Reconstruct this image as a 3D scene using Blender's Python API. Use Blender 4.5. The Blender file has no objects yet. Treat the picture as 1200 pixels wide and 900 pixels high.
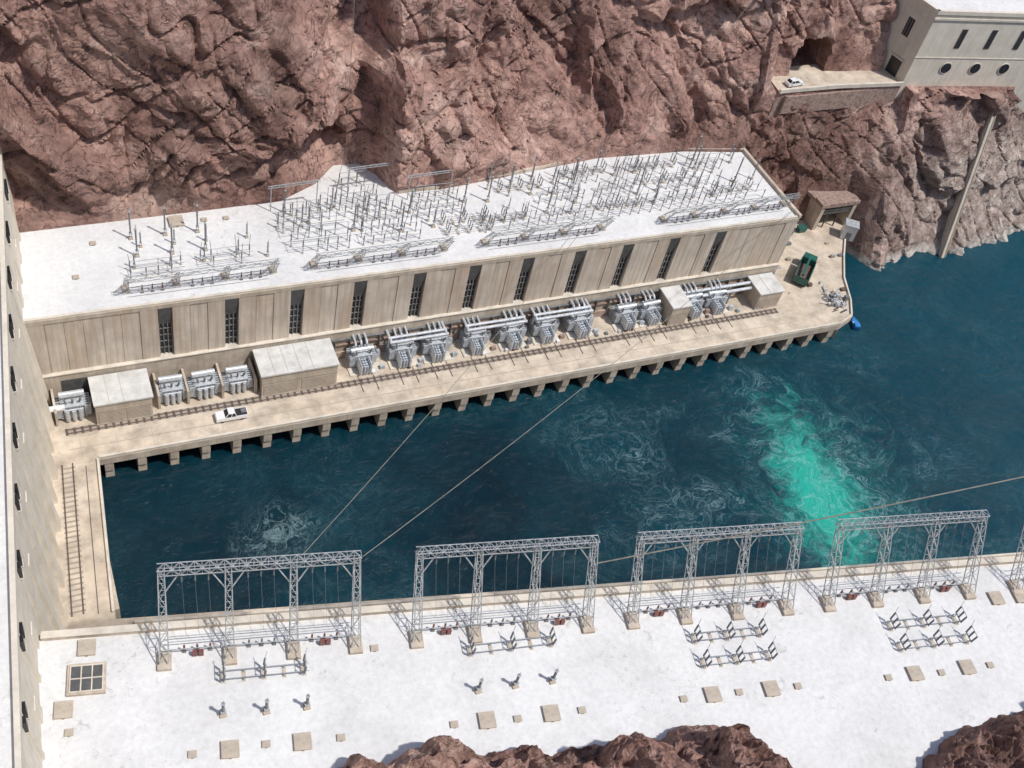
import bpy, math, random
from mathutils import Vector, Matrix, noise
random.seed(7)
scene=bpy.context.scene
COL=bpy.context.collection
scene.view_settings.view_transform='Standard'
scene.view_settings.look='None'
scene.view_settings.exposure=0

# ------------------------------------------------------------ materials
def new_mat(name):
    m=bpy.data.materials.new(name); m.use_nodes=True
    nt=m.node_tree; return m,nt,nt.nodes,nt.links,nt.nodes['Principled BSDF']
def ramp(ns,stops):
    r=ns.new('ShaderNodeValToRGB'); cr=r.color_ramp
    while len(cr.elements)<len(stops): cr.elements.new(0.5)
    for e,(p,c) in zip(cr.elements,stops):
        e.position=p; e.color=(c[0],c[1],c[2],1) if not isinstance(c,(int,float)) else (c,c,c,1)
    return r
def noise_tex(ns,ls,vec,scale,detail=6,rough=0.6,dist=0.0,mapscale=None,rot=None):
    if mapscale or rot:
        mp=ns.new('ShaderNodeMapping'); ls.new(vec,mp.inputs[0])
        if mapscale: mp.inputs['Scale'].default_value=mapscale
        if rot: mp.inputs['Rotation'].default_value=rot
        vec=mp.outputs[0]
    t=ns.new('ShaderNodeTexNoise'); ls.new(vec,t.inputs['Vector'])
    t.inputs['Scale'].default_value=scale; t.inputs['Detail'].default_value=detail
    t.inputs['Roughness'].default_value=rough; t.inputs['Distortion'].default_value=dist
    return t
def mix(ns,ls,a,b,fac,mode='MIX'):
    m=ns.new('ShaderNodeMix'); m.data_type='RGBA'; m.blend_type=mode
    for s,x in ((6,a),(7,b)):
        if hasattr(x,'default_value') or hasattr(x,'links'): ls.new(x,m.inputs[s])
        else: m.inputs[s].default_value=(x[0],x[1],x[2],1)
    if isinstance(fac,(int,float)): m.inputs[0].default_value=fac
    else: ls.new(fac,m.inputs[0])
    return m.outputs[2]
def math_n(ns,ls,op,a,b=None,c=None,clamp=False):
    m=ns.new('ShaderNodeMath'); m.operation=op; m.use_clamp=clamp
    for i,x in enumerate((a,b,c)):
        if x is None: continue
        if isinstance(x,(int,float)): m.inputs[i].default_value=x
        else: ls.new(x,m.inputs[i])
    return m.outputs[0]
def simple(name,c,rough=0.7,metal=0.0,var=0.25,scale=0.6,streak=0.0,bump=0.0,dirt=(0.5,0.5,0.5),detail=4,big=0.0):
    m,nt,ns,ls,p=new_mat(name)
    tc=ns.new('ShaderNodeTexCoord').outputs['Object']
    n1=noise_tex(ns,ls,tc,scale,detail,0.65)
    lo=tuple(x*(1-var) for x in c); hi=tuple(min(1,x*(1+var*0.4)) for x in c)
    r=ramp(ns,[(0.32,lo),(0.62,hi)]); ls.new(n1.outputs[0],r.inputs[0])
    col=r.outputs[0]
    if streak>0:
        n2=noise_tex(ns,ls,tc,1.0,4,0.6,0,(1.3,1.3,0.07))
        r2=ramp(ns,[(0.42,0.0),(0.7,1.0)]); ls.new(n2.outputs[0],r2.inputs[0])
        f=math_n(ns,ls,'MULTIPLY',r2.outputs[0],streak)
        col=mix(ns,ls,col,tuple(x*d for x,d in zip(c,dirt)),f)
    if big>0:
        n4=noise_tex(ns,ls,tc,0.16,5,0.65,0.4,(1,1,0.3)); r4=ramp(ns,[(0.48,0.0),(0.66,1.0)]); ls.new(n4.outputs[0],r4.inputs[0])
        col=mix(ns,ls,col,(c[0]*0.72,c[1]*0.60,c[2]*0.50),math_n(ns,ls,'MULTIPLY',r4.outputs[0],big))
    ls.new(col,p.inputs['Base Color'])
    p.inputs['Roughness'].default_value=rough; p.inputs['Metallic'].default_value=metal
    return m
M_CONC=simple('tan_concrete',(0.56,0.485,0.395),0.85,var=0.3,scale=0.35,streak=0.4,dirt=(0.5,0.46,0.42),detail=6,big=.3)
M_WALL=simple('facade_concrete',(0.63,0.55,0.46),0.85,var=0.2,scale=0.2,streak=0.8,dirt=(0.62,0.57,0.53),detail=6,big=.55)
M_CREAM=simple('cream_concrete',(0.70,0.64,0.54),0.85,var=0.13,scale=0.3,streak=0.35,dirt=(0.7,0.66,0.6))
M_DECK=simple('deck_concrete',(0.59,0.50,0.395),0.9,var=0.36,scale=0.3,detail=8,big=.25)
M_PALE=simple('pale_coping',(0.65,0.59,0.50),0.85,var=0.2,scale=0.4)
M_DARK=simple('dark_glass',(0.02,0.022,0.025),0.35,var=0.3,detail=2)
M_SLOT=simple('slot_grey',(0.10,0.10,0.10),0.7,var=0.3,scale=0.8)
M_MULL=simple('mullion_grey',(0.20,0.20,0.20),0.6,detail=2)
M_STEEL=simple('galvanised_steel',(0.42,0.44,0.45),0.55,0.15,var=0.3,scale=2,detail=2)
M_STEELD=simple('grey_steel',(0.21,0.22,0.23),0.5,0.2,var=0.3,scale=1.5,detail=2)
M_TANK=simple('transformer_grey',(0.52,0.56,0.60),0.4,0.15,var=0.4,scale=1.2,streak=0.3)
M_SILV=simple('silver_pipe',(0.66,0.69,0.72),0.35,0.35,var=0.25,scale=1.5,detail=3)
M_PORC=simple('porcelain_grey',(0.19,0.20,0.215),0.35,var=0.2,scale=3,detail=2)
M_BRN=simple('porcelain_brown',(0.22,0.08,0.065),0.4,var=0.3,scale=3,detail=2)
M_RUST=simple('rail_rust',(0.13,0.095,0.075),0.8,var=0.4,scale=2,detail=3)
M_WHITE=simple('white_paint',(0.8,0.8,0.79),0.3,var=0.06,detail=2)
M_TYRE=simple('tyre_rubber',(0.03,0.03,0.03),0.8,detail=1)
M_GREEN=simple('green_paint',(0.02,0.12,0.095),0.4,var=0.4,scale=2)
M_BLUE=simple('blue_tarp',(0.03,0.22,0.55),0.5,var=0.3,scale=2)
M_ROOFSH=simple('shed_roof',(0.62,0.61,0.58),0.7,var=0.22,scale=0.5,detail=6)
M_SHED=simple('shed_tan',(0.52,0.445,0.36),0.7,var=0.15,scale=0.5,streak=0.4)
M_DOOR=simple('roller_door',(0.35,0.30,0.25),0.6,var=0.15,scale=0.5)
M_CABLE=simple('cable_tan',(0.26,0.24,0.20),0.6,detail=1)
M_MASON=simple('masonry_wall',(0.34,0.24,0.20),0.9,var=0.5,scale=1.6)
M_REDW=simple('weathered_wall',(0.44,0.34,0.285),0.9,var=0.35,scale=0.7,streak=.6)

def roof_mat():
    m,nt,ns,ls,p=new_mat('white_roof')
    tc=ns.new('ShaderNodeTexCoord').outputs['Object']
    a=noise_tex(ns,ls,tc,0.08,7,0.72,0.3)
    r=ramp(ns,[(0.3,(0.64,0.635,0.625)),(0.58,(0.78,0.775,0.765))]); ls.new(a.outputs[0],r.inputs[0])
    b=noise_tex(ns,ls,tc,0.55,8,0.8,1.1)
    rb=ramp(ns,[(0.56,0.0),(0.68,1.0)]); ls.new(b.outputs[0],rb.inputs[0])
    big=noise_tex(ns,ls,tc,0.05,2,0.5); rbig=ramp(ns,[(0.42,0.0),(0.62,1.0)]); ls.new(big.outputs[0],rbig.inputs[0])
    f=math_n(ns,ls,'MULTIPLY',rb.outputs[0],rbig.outputs[0]); f=math_n(ns,ls,'MULTIPLY',f,0.8)
    c=mix(ns,ls,r.outputs[0],(0.34,0.33,0.31),f)
    cr=math_n(ns,ls,'ABSOLUTE',math_n(ns,ls,'SUBTRACT',b.outputs[0],0.47))
    mr=ns.new('ShaderNodeMapRange'); ls.new(cr,mr.inputs[0]); mr.inputs[1].default_value=0.006; mr.inputs[2].default_value=0.0
    c=mix(ns,ls,c,(0.42,0.40,0.37),math_n(ns,ls,'MULTIPLY',mr.outputs[0],0.3))
    d=noise_tex(ns,ls,tc,1.2,6,0.75); rd=ramp(ns,[(0.33,0.86),(0.6,1.0)]); ls.new(d.outputs[0],rd.inputs[0])
    c=mix(ns,ls,c,rd.outputs[0],1.0,'MULTIPLY')
    ls.new(c,p.inputs['Base Color']); p.inputs['Roughness'].default_value=0.85
    return m
M_ROOF=roof_mat()

def rock_mat(name,pale=True):
    m,nt,ns,ls,p=new_mat(name)
    g=ns.new('ShaderNodeNewGeometry'); pos=g.outputs['Position']
    a=noise_tex(ns,ls,pos,0.05,8,0.66,1.3)
    r=ramp(ns,[(0.31,(0.24,0.145,0.122)),(0.42,(0.40,0.24,0.20)),(0.53,(0.53,0.335,0.28)),(0.66,(0.68,0.485,0.41))]); ls.new(a.outputs[0],r.inputs[0])
    b=noise_tex(ns,ls,pos,0.4,9,0.76,1.0,(1,1,1.0),(0,0.7,0))
    rb=ramp(ns,[(0.34,(0.62,0.60,0.60)),(0.5,(0.95,0.95,0.95)),(0.66,(1.20,1.18,1.16))]); ls.new(b.outputs[0],rb.inputs[0])
    c=mix(ns,ls,r.outputs[0],rb.outputs[0],1.0,'MULTIPLY')
    lw=noise_tex(ns,ls,pos,0.018,4,0.6,0.6,(1,1,0.45)); rl=ramp(ns,[(0.40,(0.50,0.46,0.45)),(0.50,(0.88,0.87,0.86)),(0.60,(1.08,1.08,1.08))]); ls.new(lw.outputs[0],rl.inputs[0])
    c=mix(ns,ls,c,rl.outputs[0],1.0,'MULTIPLY')
    s=noise_tex(ns,ls,pos,0.10,6,0.68,0.5,(1,1,0.28)); rs=ramp(ns,[(0.54,0.0),(0.64,1.0)]); ls.new(s.outputs[0],rs.inputs[0])
    f=math_n(ns,ls,'MULTIPLY',rs.outputs[0],0.45)
    c=mix(ns,ls,c,(0.18,0.125,0.11),f)
    ck=noise_tex(ns,ls,pos,0.16,6,0.58,1.8,(1,1,1.0),(0,-0.6,0))
    cd_=math_n(ns,ls,'ABSOLUTE',math_n(ns,ls,'SUBTRACT',ck.outputs[0],0.5))
    cm=ns.new('ShaderNodeMapRange'); ls.new(cd_,cm.inputs[0]); cm.inputs[1].default_value=0.012; cm.inputs[2].default_value=0.0
    c=mix(ns,ls,c,(0.09,0.06,0.055),math_n(ns,ls,'MULTIPLY',cm.outputs[0],0.6))
    if pale:
        sx=ns.new('ShaderNodeSeparateXYZ'); ls.new(pos,sx.inputs[0])
        wob=a
        wz=math_n(ns,ls,'MULTIPLY_ADD',wob.outputs[0],30,sx.outputs[0])
        fx=ns.new('ShaderNodeMapRange'); ls.new(wz,fx.inputs[0]); fx.inputs[1].default_value=194; fx.inputs[2].default_value=228
        zz=math_n(ns,ls,'MULTIPLY_ADD',wob.outputs[0],-26,sx.outputs[2])
        fz=ns.new('ShaderNodeMapRange'); ls.new(zz,fz.inputs[0]); fz.inputs[1].default_value=27; fz.inputs[2].default_value=10
        ff=math_n(ns,ls,'MULTIPLY',fx.outputs[0],fz.outputs[0]); 
        rp=ramp(ns,[(0.35,(0.31,0.24,0.21)),(0.5,(0.52,0.42,0.365)),(0.63,(0.74,0.67,0.60))]); ls.new(b.outputs[0],rp.inputs[0])
        c=mix(ns,ls,c,rp.outputs[0],math_n(ns,ls,'MULTIPLY',ff,0.85))
        fb=ns.new('ShaderNodeMapRange'); ls.new(math_n(ns,ls,'MULTIPLY_ADD',b.outputs[0],-3,sx.outputs[2]),fb.inputs[0]); fb.inputs[1].default_value=1.0; fb.inputs[2].default_value=-0.4
        c=mix(ns,ls,c,(0.62,0.58,0.52),math_n(ns,ls,'MULTIPLY',fb.outputs[0],0.75))
    ls.new(c,p.inputs['Base Color']); p.inputs['Roughness'].default_value=0.92
    p.inputs['Specular IOR Level'].default_value=0.2
    h=noise_tex(ns,ls,pos,0.6,9,0.72,0.8)
    hh=math_n(ns,ls,'MULTIPLY_ADD',cm.outputs[0],-0.35,h.outputs[0])
    bp=ns.new('ShaderNodeBump'); bp.inputs['Strength'].default_value=0.9; bp.inputs['Distance'].default_value=1.2
    ls.new(hh,bp.inputs['Height']); ls.new(bp.outputs[0],p.inputs['Normal'])
    return m
M_ROCK=rock_mat('canyon_rock'); M_ROCK2=rock_mat('canyon_rock_near',False)

def water_mat():
    m,nt,ns,ls,p=new_mat('river_water')
    g=ns.new('ShaderNodeNewGeometry'); pos=g.outputs['Position']
    sx=ns.new('ShaderNodeSeparateXYZ'); ls.new(pos,sx.inputs[0])
    warp=noise_tex(ns,ls,pos,0.06,3,0.55)
    def swirl(amount):
        s=ns.new('ShaderNodeVectorMath'); s.operation='SUBTRACT'; ls.new(warp.outputs[1],s.inputs[0]); s.inputs[1].default_value=(0.5,0.5,0.5)
        k=ns.new('ShaderNodeVectorMath'); k.operation='SCALE'; ls.new(s.outputs[0],k.inputs[0]); k.inputs['Scale'].default_value=amount
        a=ns.new('ShaderNodeVectorMath'); a.operation='ADD'; ls.new(pos,a.inputs[0]); ls.new(k.outputs[0],a.inputs[1]); return a.outputs[0]
    sv=swirl(34)
    base=noise_tex(ns,ls,sv,0.035,6,0.58); rb=ramp(ns,[(0.3,(0.001,0.014,0.024)),(0.52,(0.002,0.026,0.040)),(0.72,(0.004,0.045,0.063))]); ls.new(base.outputs[0],rb.inputs[0])
    fx=ns.new('ShaderNodeMapRange'); ls.new(sx.outputs[0],fx.inputs[0]); fx.inputs[1].default_value=80; fx.inputs[2].default_value=230
    c=mix(ns,ls,rb.outputs[0],(0.005,0.078,0.115),math_n(ns,ls,'MULTIPLY',fx.outputs[0],0.6))
    wb=noise_tex(ns,ls,sv,0.12,7,0.72,0.8)
    def blob(cx,cy,rx,ry,rot=0,wob=0.9):
        dx=math_n(ns,ls,'SUBTRACT',sx.outputs[0],cx); dy=math_n(ns,ls,'SUBTRACT',sx.outputs[1],cy)
        ax=math_n(ns,ls,'ADD',math_n(ns,ls,'MULTIPLY',dx,math.cos(rot)/rx),math_n(ns,ls,'MULTIPLY',dy,math.sin(rot)/rx))
        ay=math_n(ns,ls,'ADD',math_n(ns,ls,'MULTIPLY',dx,-math.sin(rot)/ry),math_n(ns,ls,'MULTIPLY',dy,math.cos(rot)/ry))
        d=math_n(ns,ls,'SQRT',math_n(ns,ls,'ADD',math_n(ns,ls,'MULTIPLY',ax,ax),math_n(ns,ls,'MULTIPLY',ay,ay)))
        d0=d
        d=math_n(ns,ls,'MULTIPLY_ADD',wb.outputs[0],wob,math_n(ns,ls,'SUBTRACT',d,wob*0.5))
        mr=ns.new('ShaderNodeMapRange'); mr.interpolation_type='SMOOTHSTEP'; ls.new(d,mr.inputs[0]); mr.inputs[1].default_value=1.3; mr.inputs[2].default_value=0.1
        return mr.outputs[0],d0
    pl,_=blob(138.0,92,8.5,20,-0.20,2.6)
    pl2,_=blob(142,91,19,27,-0.15,2.4)
    c=mix(ns,ls,c,(0.004,0.115,0.12),math_n(ns,ls,'MULTIPLY',pl2,0.7))
    c=mix(ns,ls,c,(0.02,0.40,0.31),math_n(ns,ls,'MULTIPLY',pl,0.95))
    def fil(scale,width,det):
        f=noise_tex(ns,ls,swirl(24),scale,det,0.66,1.1)
        d=math_n(ns,ls,'ABSOLUTE',math_n(ns,ls,'SUBTRACT',f.outputs[0],0.5))
        mr=ns.new('ShaderNodeMapRange'); ls.new(d,mr.inputs[0]); mr.inputs[1].default_value=width; mr.inputs[2].default_value=0.0
        return mr.outputs[0]
    f1=math_n(ns,ls,'MAXIMUM',fil(0.17,0.020,8),math_n(ns,ls,'MULTIPLY',fil(0.5,0.02,5),0.6))
    rm=ramp(ns,[(0.48,0.0),(0.64,1.0)]); ls.new(base.outputs[0],rm.inputs[0])
    reg,_=blob(135,100,46,30,0,1.2); ed,edr=blob(33,109,7.5,6,0.3,2.6)
    mask=math_n(ns,ls,'MULTIPLY',rm.outputs[0],math_n(ns,ls,'ADD',math_n(ns,ls,'MULTIPLY',reg,0.7),0.12))
    mask=math_n(ns,ls,'MAXIMUM',mask,math_n(ns,ls,'MULTIPLY',pl2,0.7))
    fo=math_n(ns,ls,'MULTIPLY',f1,mask,clamp=True)
    rg=math_n(ns,ls,'MULTIPLY_ADD',wb.outputs[0],26.0,math_n(ns,ls,'MULTIPLY',edr,7.0))
    rg=math_n(ns,ls,'SINE',rg); rg=math_n(ns,ls,'POWER',math_n(ns,ls,'MAXIMUM',rg,0.0),4.0)
    rg=math_n(ns,ls,'MULTIPLY',math_n(ns,ls,'MAXIMUM',math_n(ns,ls,'MULTIPLY',rg,0.4),math_n(ns,ls,'MULTIPLY',f1,0.8)),ed)
    fo=math_n(ns,ls,'MAXIMUM',fo,rg)
    c=mix(ns,ls,c,(0.36,0.53,0.55),math_n(ns,ls,'MULTIPLY',fo,0.72))
    ls.new(c,p.inputs['Base Color'])
    ro=math_n(ns,ls,'MULTIPLY_ADD',fo,0.5,0.12); ls.new(ro,p.inputs['Roughness'])
    p.inputs['IOR'].default_value=1.33
    w1=noise_tex(ns,ls,swirl(12),0.55,8,0.68,0.6)
    bp=ns.new('ShaderNodeBump'); bp.inputs['Strength'].default_value=0.7; bp.inputs['Distance'].default_value=0.75
    ls.new(w1.outputs[0],bp.inputs['Height']); ls.new(bp.outputs[0],p.inputs['Normal'])
    return m
M_WATER=water_mat()

# ------------------------------------------------------------ mesh builder
class MB:
    def __init__(s): s.v=[];s.f=[];s.m=[];s.mats=[];s.T=None
    def mi(s,m):
        if m not in s.mats: s.mats.append(m)
        return s.mats.index(m)
    def add(s,vs,fs,mat):
        o=len(s.v)
        for p in vs:
            p=Vector(p); s.v.append(s.T(p) if s.T else p)
        i=s.mi(mat)
        for f in fs: s.f.append(tuple(o+k for k in f)); s.m.append(i)
    def box(s,x0,x1,y0,y1,z0,z1,mat):
        s.add([(x0,y0,z0),(x1,y0,z0),(x1,y1,z0),(x0,y1,z0),(x0,y0,z1),(x1,y0,z1),(x1,y1,z1),(x0,y1,z1)],
              [(0,3,2,1),(4,5,6,7),(0,1,5,4),(1,2,6,5),(2,3,7,6),(3,0,4,7)],mat)
    def prism(s,poly,z0,z1,mat,top=None):
        n=len(poly)
        s.add([(x,y,z0) for x,y in poly]+[(x,y,z1) for x,y in poly],
              [tuple(range(n-1,-1,-1))]+[(i,(i+1)%n,n+(i+1)%n,n+i) for i in range(n)],mat)
        s.add([(x,y,z1) for x,y in poly],[tuple(range(n))],top or mat)
    def beam(s,p,q,w,mat,h=None):
        p=Vector(p);q=Vector(q);d=(q-p)
        if d.length<1e-6:return
        d.normalize(); h=h or w
        a=d.cross(Vector((0,0,1)))
        if a.length<1e-3:a=Vector((1,0,0))
        a.normalize(); b=a.cross(d).normalized()
        a*=w/2;b*=h/2
        s.add([p-a-b,p+a-b,p+a+b,p-a+b,q-a-b,q+a-b,q+a+b,q-a+b],
              [(0,3,2,1),(4,5,6,7),(0,1,5,4),(1,2,6,5),(2,3,7,6),(3,0,4,7)],mat)
    def cyl(s,p,q,r,mat,n=8,r2=None):
        p=Vector(p);q=Vector(q);d=(q-p).normalized(); r2=r if r2 is None else r2
        a=d.cross(Vector((0,0,1)))
        if a.length<1e-3:a=Vector((1,0,0))
        a.normalize();b=d.cross(a)
        vs=[];fs=[]
        for i in range(n):
            t=2*math.pi*i/n; k=a*math.cos(t)+b*math.sin(t); vs+= [p+k*r,q+k*r2]
        for i in range(n):
            j=(i+1)%n; fs.append((2*i,2*j,2*j+1,2*i+1))
        fs.append(tuple(2*i for i in range(n))[::-1]); fs.append(tuple(2*i+1 for i in range(n)))
        s.add(vs,fs,mat)
    def insul(s,p,q,r,mat,k=6):
        p=Vector(p);q=Vector(q)
        s.cyl(p,q,r*0.72,mat,6)
        for i in range(k):
            t=(i+0.5)/k; c=p.lerp(q,t); e=(q-p)/k*0.45
            s.cyl(c-e*0.5,c+e*0.5,r,mat,7,r*0.85)
    def lattice(s,p,q,a,b,w0,h0,w1,h1,n,t,mat):
        p=Vector(p);q=Vector(q);a=Vector(a);b=Vector(b)
        def c(u,i):
            sa=(-1,1,1,-1)[i];sb=(-1,-1,1,1)[i]
            w=w0+(w1-w0)*u;h=h0+(h1-h0)*u
            return p.lerp(q,u)+a*(sa*w/2)+b*(sb*h/2)
        for i in range(4): s.beam(c(0,i),c(1,i),t,mat)
        for k in range(n):
            u0=k/n;u1=(k+1)/n
            for i in range(4):
                j=(i+1)%4
                if (k+i)%2: s.beam(c(u0,i),c(u1,j),t*0.65,mat)
                else: s.beam(c(u0,j),c(u1,i),t*0.65,mat)
                if i%2==0: s.beam(c(u1,i),c(u1,j),t*0.55,mat)
    def mesh(s,name,smooth=False):
        me=bpy.data.meshes.new(name); me.from_pydata([tuple(v) for v in s.v],[],s.f)
        for m in s.mats: me.materials.append(m)
        me.polygons.foreach_set('material_index',s.m)
        if smooth: me.polygons.foreach_set('use_smooth',[True]*len(s.f))
        me.validate(); me.update(); return me
    def obj(s,name,parent=None,**k):
        o=bpy.data.objects.new(name,s.mesh(name,**k)); COL.objects.link(o)
        if parent:o.parent=parent
        return o
def put(name,me,loc=(0,0,0),rz=0,sc=1):
    o=bpy.data.objects.new(name,me);COL.objects.link(o);o.location=loc;o.rotation_euler=(0,0,rz);o.scale=(sc,sc,sc);return o
def empty(name):
    o=bpy.data.objects.new(name,None);COL.objects.link(o);return o
def interp(tab,x,k=1):
    if x<=tab[0][0]:return tab[0][k]
    for a,b in zip(tab,tab[1:]):
        if x<=b[0]:
            t=(x-a[0])/(b[0]-a[0]);return a[k]+(b[k]-a[k])*t
    return tab[-1][k]
def sst(a,b,x):
    t=max(0,min(1,(x-a)/(b-a)));return t*t*(3-2*t)

# ------------------------------------------------------------ rock noise
def facet(p,scale,amp,soft=0.16):
    ps=p/scale; d,pts=noise.voronoi(ps)
    def val(c):
        h=noise.cell_vector(Vector((c.x*91.7+3.1,c.y*91.7-7.7,c.z*91.7+1.3)))
        return (h.x-.5)+(h.y-.5)*(ps.x-c.x)*1.9+(h.z-.5)*(ps.y-c.y)*1.9
    s=(d[1]-d[0])/soft
    v0=val(pts[0])
    if s<1:
        s=s*s*(3-2*s); v0=v0*(.5+.5*s)+val(pts[1])*(.5-.5*s)
    return amp*v0
def rockdisp(x,y,z=0.0):
    w=noise.noise_vector(Vector((x*0.06,y*0.06,z*0.06+3)))*4.5
    w2=noise.noise_vector(Vector((x*0.35,y*0.35,z+13)))*0.9
    p=Vector((x+0.55*y+w.x+w2.x,y*0.7-0.2*x+w.y+w2.y,z))
    d=facet(p,21,6.2,.10)+facet(p+Vector((31,7,0)),8.5,2.5,.13)+facet(p+Vector((3,71,0)),3.2,0.8,.25)
    u=x*.72+y*.69; v=-x*.69+y*.72
    cr=abs(noise.noise(Vector((u/22+9,(v+w.y)/6.5,z+2))))
    d+=max(0,0.08-cr)*18
    cr=abs(noise.noise(Vector(((v+w.x)/19+4,u/5.5,z+6))))
    d+=max(0,0.06-cr)*14
    d+=noise.fractal(Vector((x*0.3,y*0.3,z)),0.8,2.1,5)*0.5
    return d

# ------------------------------------------------------------ far canyon cliff
CT=[(-80,167,167),(0,165,165),(47,166,166),(55,170,170),(60,175,175),(65,175,175),(67.6,171,171),(70,164.5,164.5),(80,164.5,164.5),(100,166.8,166.8),
    (117,169,169),(138,168.3,168.3),(152,166,166),(155,163,166.5),(160,163,167),(175,160.5,166),(186,158.5,165),(189,151,162.5),(192,146,160.5),
    (212,148.6,158.5),(245,152.8,162.5),(300,158,168),(420,166,180),(900,260,270)]
def cliffY(X,z):
    y0=interp(CT,X,1);y26=interp(CT,X,2)
    if z<=26: y=y0+(y26-y0)*max(0,z)/26
    else: y=y26+(z-26)*0.2
    extra=0
    if X>154:
        if z>26: 
            yl=y26+(168.4-y26)*min(1,(z-26)/12) if X<194 else y26+min(12,z-26)*0.32
            y=yl
        L=sst(155,160,X)
        if z>39.5:
            back=interp([(155,172),(160,173.8),(176,174.5),(190,172.5),(196,189),(245,188),(262,176),(330,180),(420,190)],X)
            y=y+(back-y)*L+(z-39.5)*0.2
            if 164.5<X<174 and z<50-((X-169.2)/5.0)**2*4: extra=32
        if 177<X<186 and z<13.4: extra=9
    if X<154: amp=sst(25.5,33,z)
    else:
        amp=0.8
        if X<196: amp*=0.12+0.88*sst(1.5,9,abs(z-41))
        if 172<X<191: amp*=0.1+0.9*sst(13,21,z)
    d=rockdisp(X,z)
    big=noise.noise(Vector((X*0.024,z*0.012,5.5)))*8*sst(28,46,z)
    y+=amp*(d+1.6+big)+extra
    return y
def cliff():
    xs=[];x=-80.0
    while x<900:
        xs.append(x); x+=0.42 if -10<x<262 else (2.0 if x<400 else 12)
    zs=[];z=-3.0
    while z<135:
        zs.append(z); z+=0.42 if z<70 else 2.0
    vs=[];n=len(xs)
    for z in zs:
        for X in xs: vs.append((X,cliffY(X,z),z))
    for k,(dy,zz) in enumerate(((30,150),(120,158),(900,165),(3000,160))):
        for X in xs: vs.append((X,cliffY(X,134)+dy,zz+6*noise.noise(Vector((X*.02,k,0)))))
    rows=len(zs)+4
    fs=[(r*n+i,r*n+i+1,(r+1)*n+i+1,(r+1)*n+i) for r in range(rows-1) for i in range(n-1)]
    me=bpy.data.meshes.new('canyon_cliff');me.from_pydata(vs,[],fs);me.materials.append(M_ROCK);me.update()
    o=bpy.data.objects.new('canyon_cliff',me);COL.objects.link(o)
cliff()

# ------------------------------------------------------------ near canyon cliff
NB=[(-60,50),(10,49),(20,51),(24,55.5),(30,55.5),(39.5,53.5),(48,51.5),(54,49.5),(60,48.8),(66,46),(72,47),(77.6,44.5),(82,40),(86,35),(90,29),(98,26),(103,29),(107,32.2),(116,34.2),(124,34.4),(140,31),(170,26),(230,12),(420,-20)]
def nearcliff():
    xs=[];x=-60.0
    while x<420: xs.append(x); x+=0.35 if 10<x<150 else 2.5
    ds=[];d=-4.0
    while d<75: ds.append(d); d+=0.3 if d<14 else 1.5
    vs=[];n=len(xs)
    for d in ds:
        for X in xs:
            yb=interp(NB,X)+noise.fractal(Vector((X*.14,3,1)),.9,2.1,4)*1.3
            h=rockdisp(X*1.5,d*1.9+yb*0.6,4.2)
            h2=noise.fractal(Vector((X*.35,d*.4,9)),0.8,2.1,5)
            z=25.0+max(-3,d)*0.5 if d<0 else 25.0+ 4.2*(1-math.exp(-d/1.1)) +0.9*d+1.1*max(0,d-20)
            z+=(h*0.6+h2*1.5)*sst(-1.0,2,d)
            yy=yb-d+ noise.noise(Vector((X*.3,d*.2,2)))*1.2+noise.noise(Vector((X*.9,d*.6,7)))*.6
            if X>150: z-= (X-150)*0.12*math.exp(-max(0,d)/20)*2
            vs.append((X,yy,max(z,-2)))
    for k,(dd,zz) in enumerate(((110,160),(400,170),(3000,170))):
        for X in xs: vs.append((X,interp(NB,X)-dd,zz))
    rows=len(ds)+3
    fs=[(r*n+i+1,r*n+i,(r+1)*n+i,(r+1)*n+i+1) for r in range(rows-1) for i in range(n-1)]
    me=bpy.data.meshes.new('canyon_cliff');me.from_pydata(vs,[],fs);me.materials.append(M_ROCK2);me.update()
    COL.objects.link(bpy.data.objects.new('canyon_cliff',me))
nearcliff()

# ------------------------------------------------------------ water
w=MB(); w.add([(-60,-600,0),(3000,-600,0),(3000,800,0),(-60,800,0)],[(0,1,2,3)],M_WATER); w.obj('water')

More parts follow.
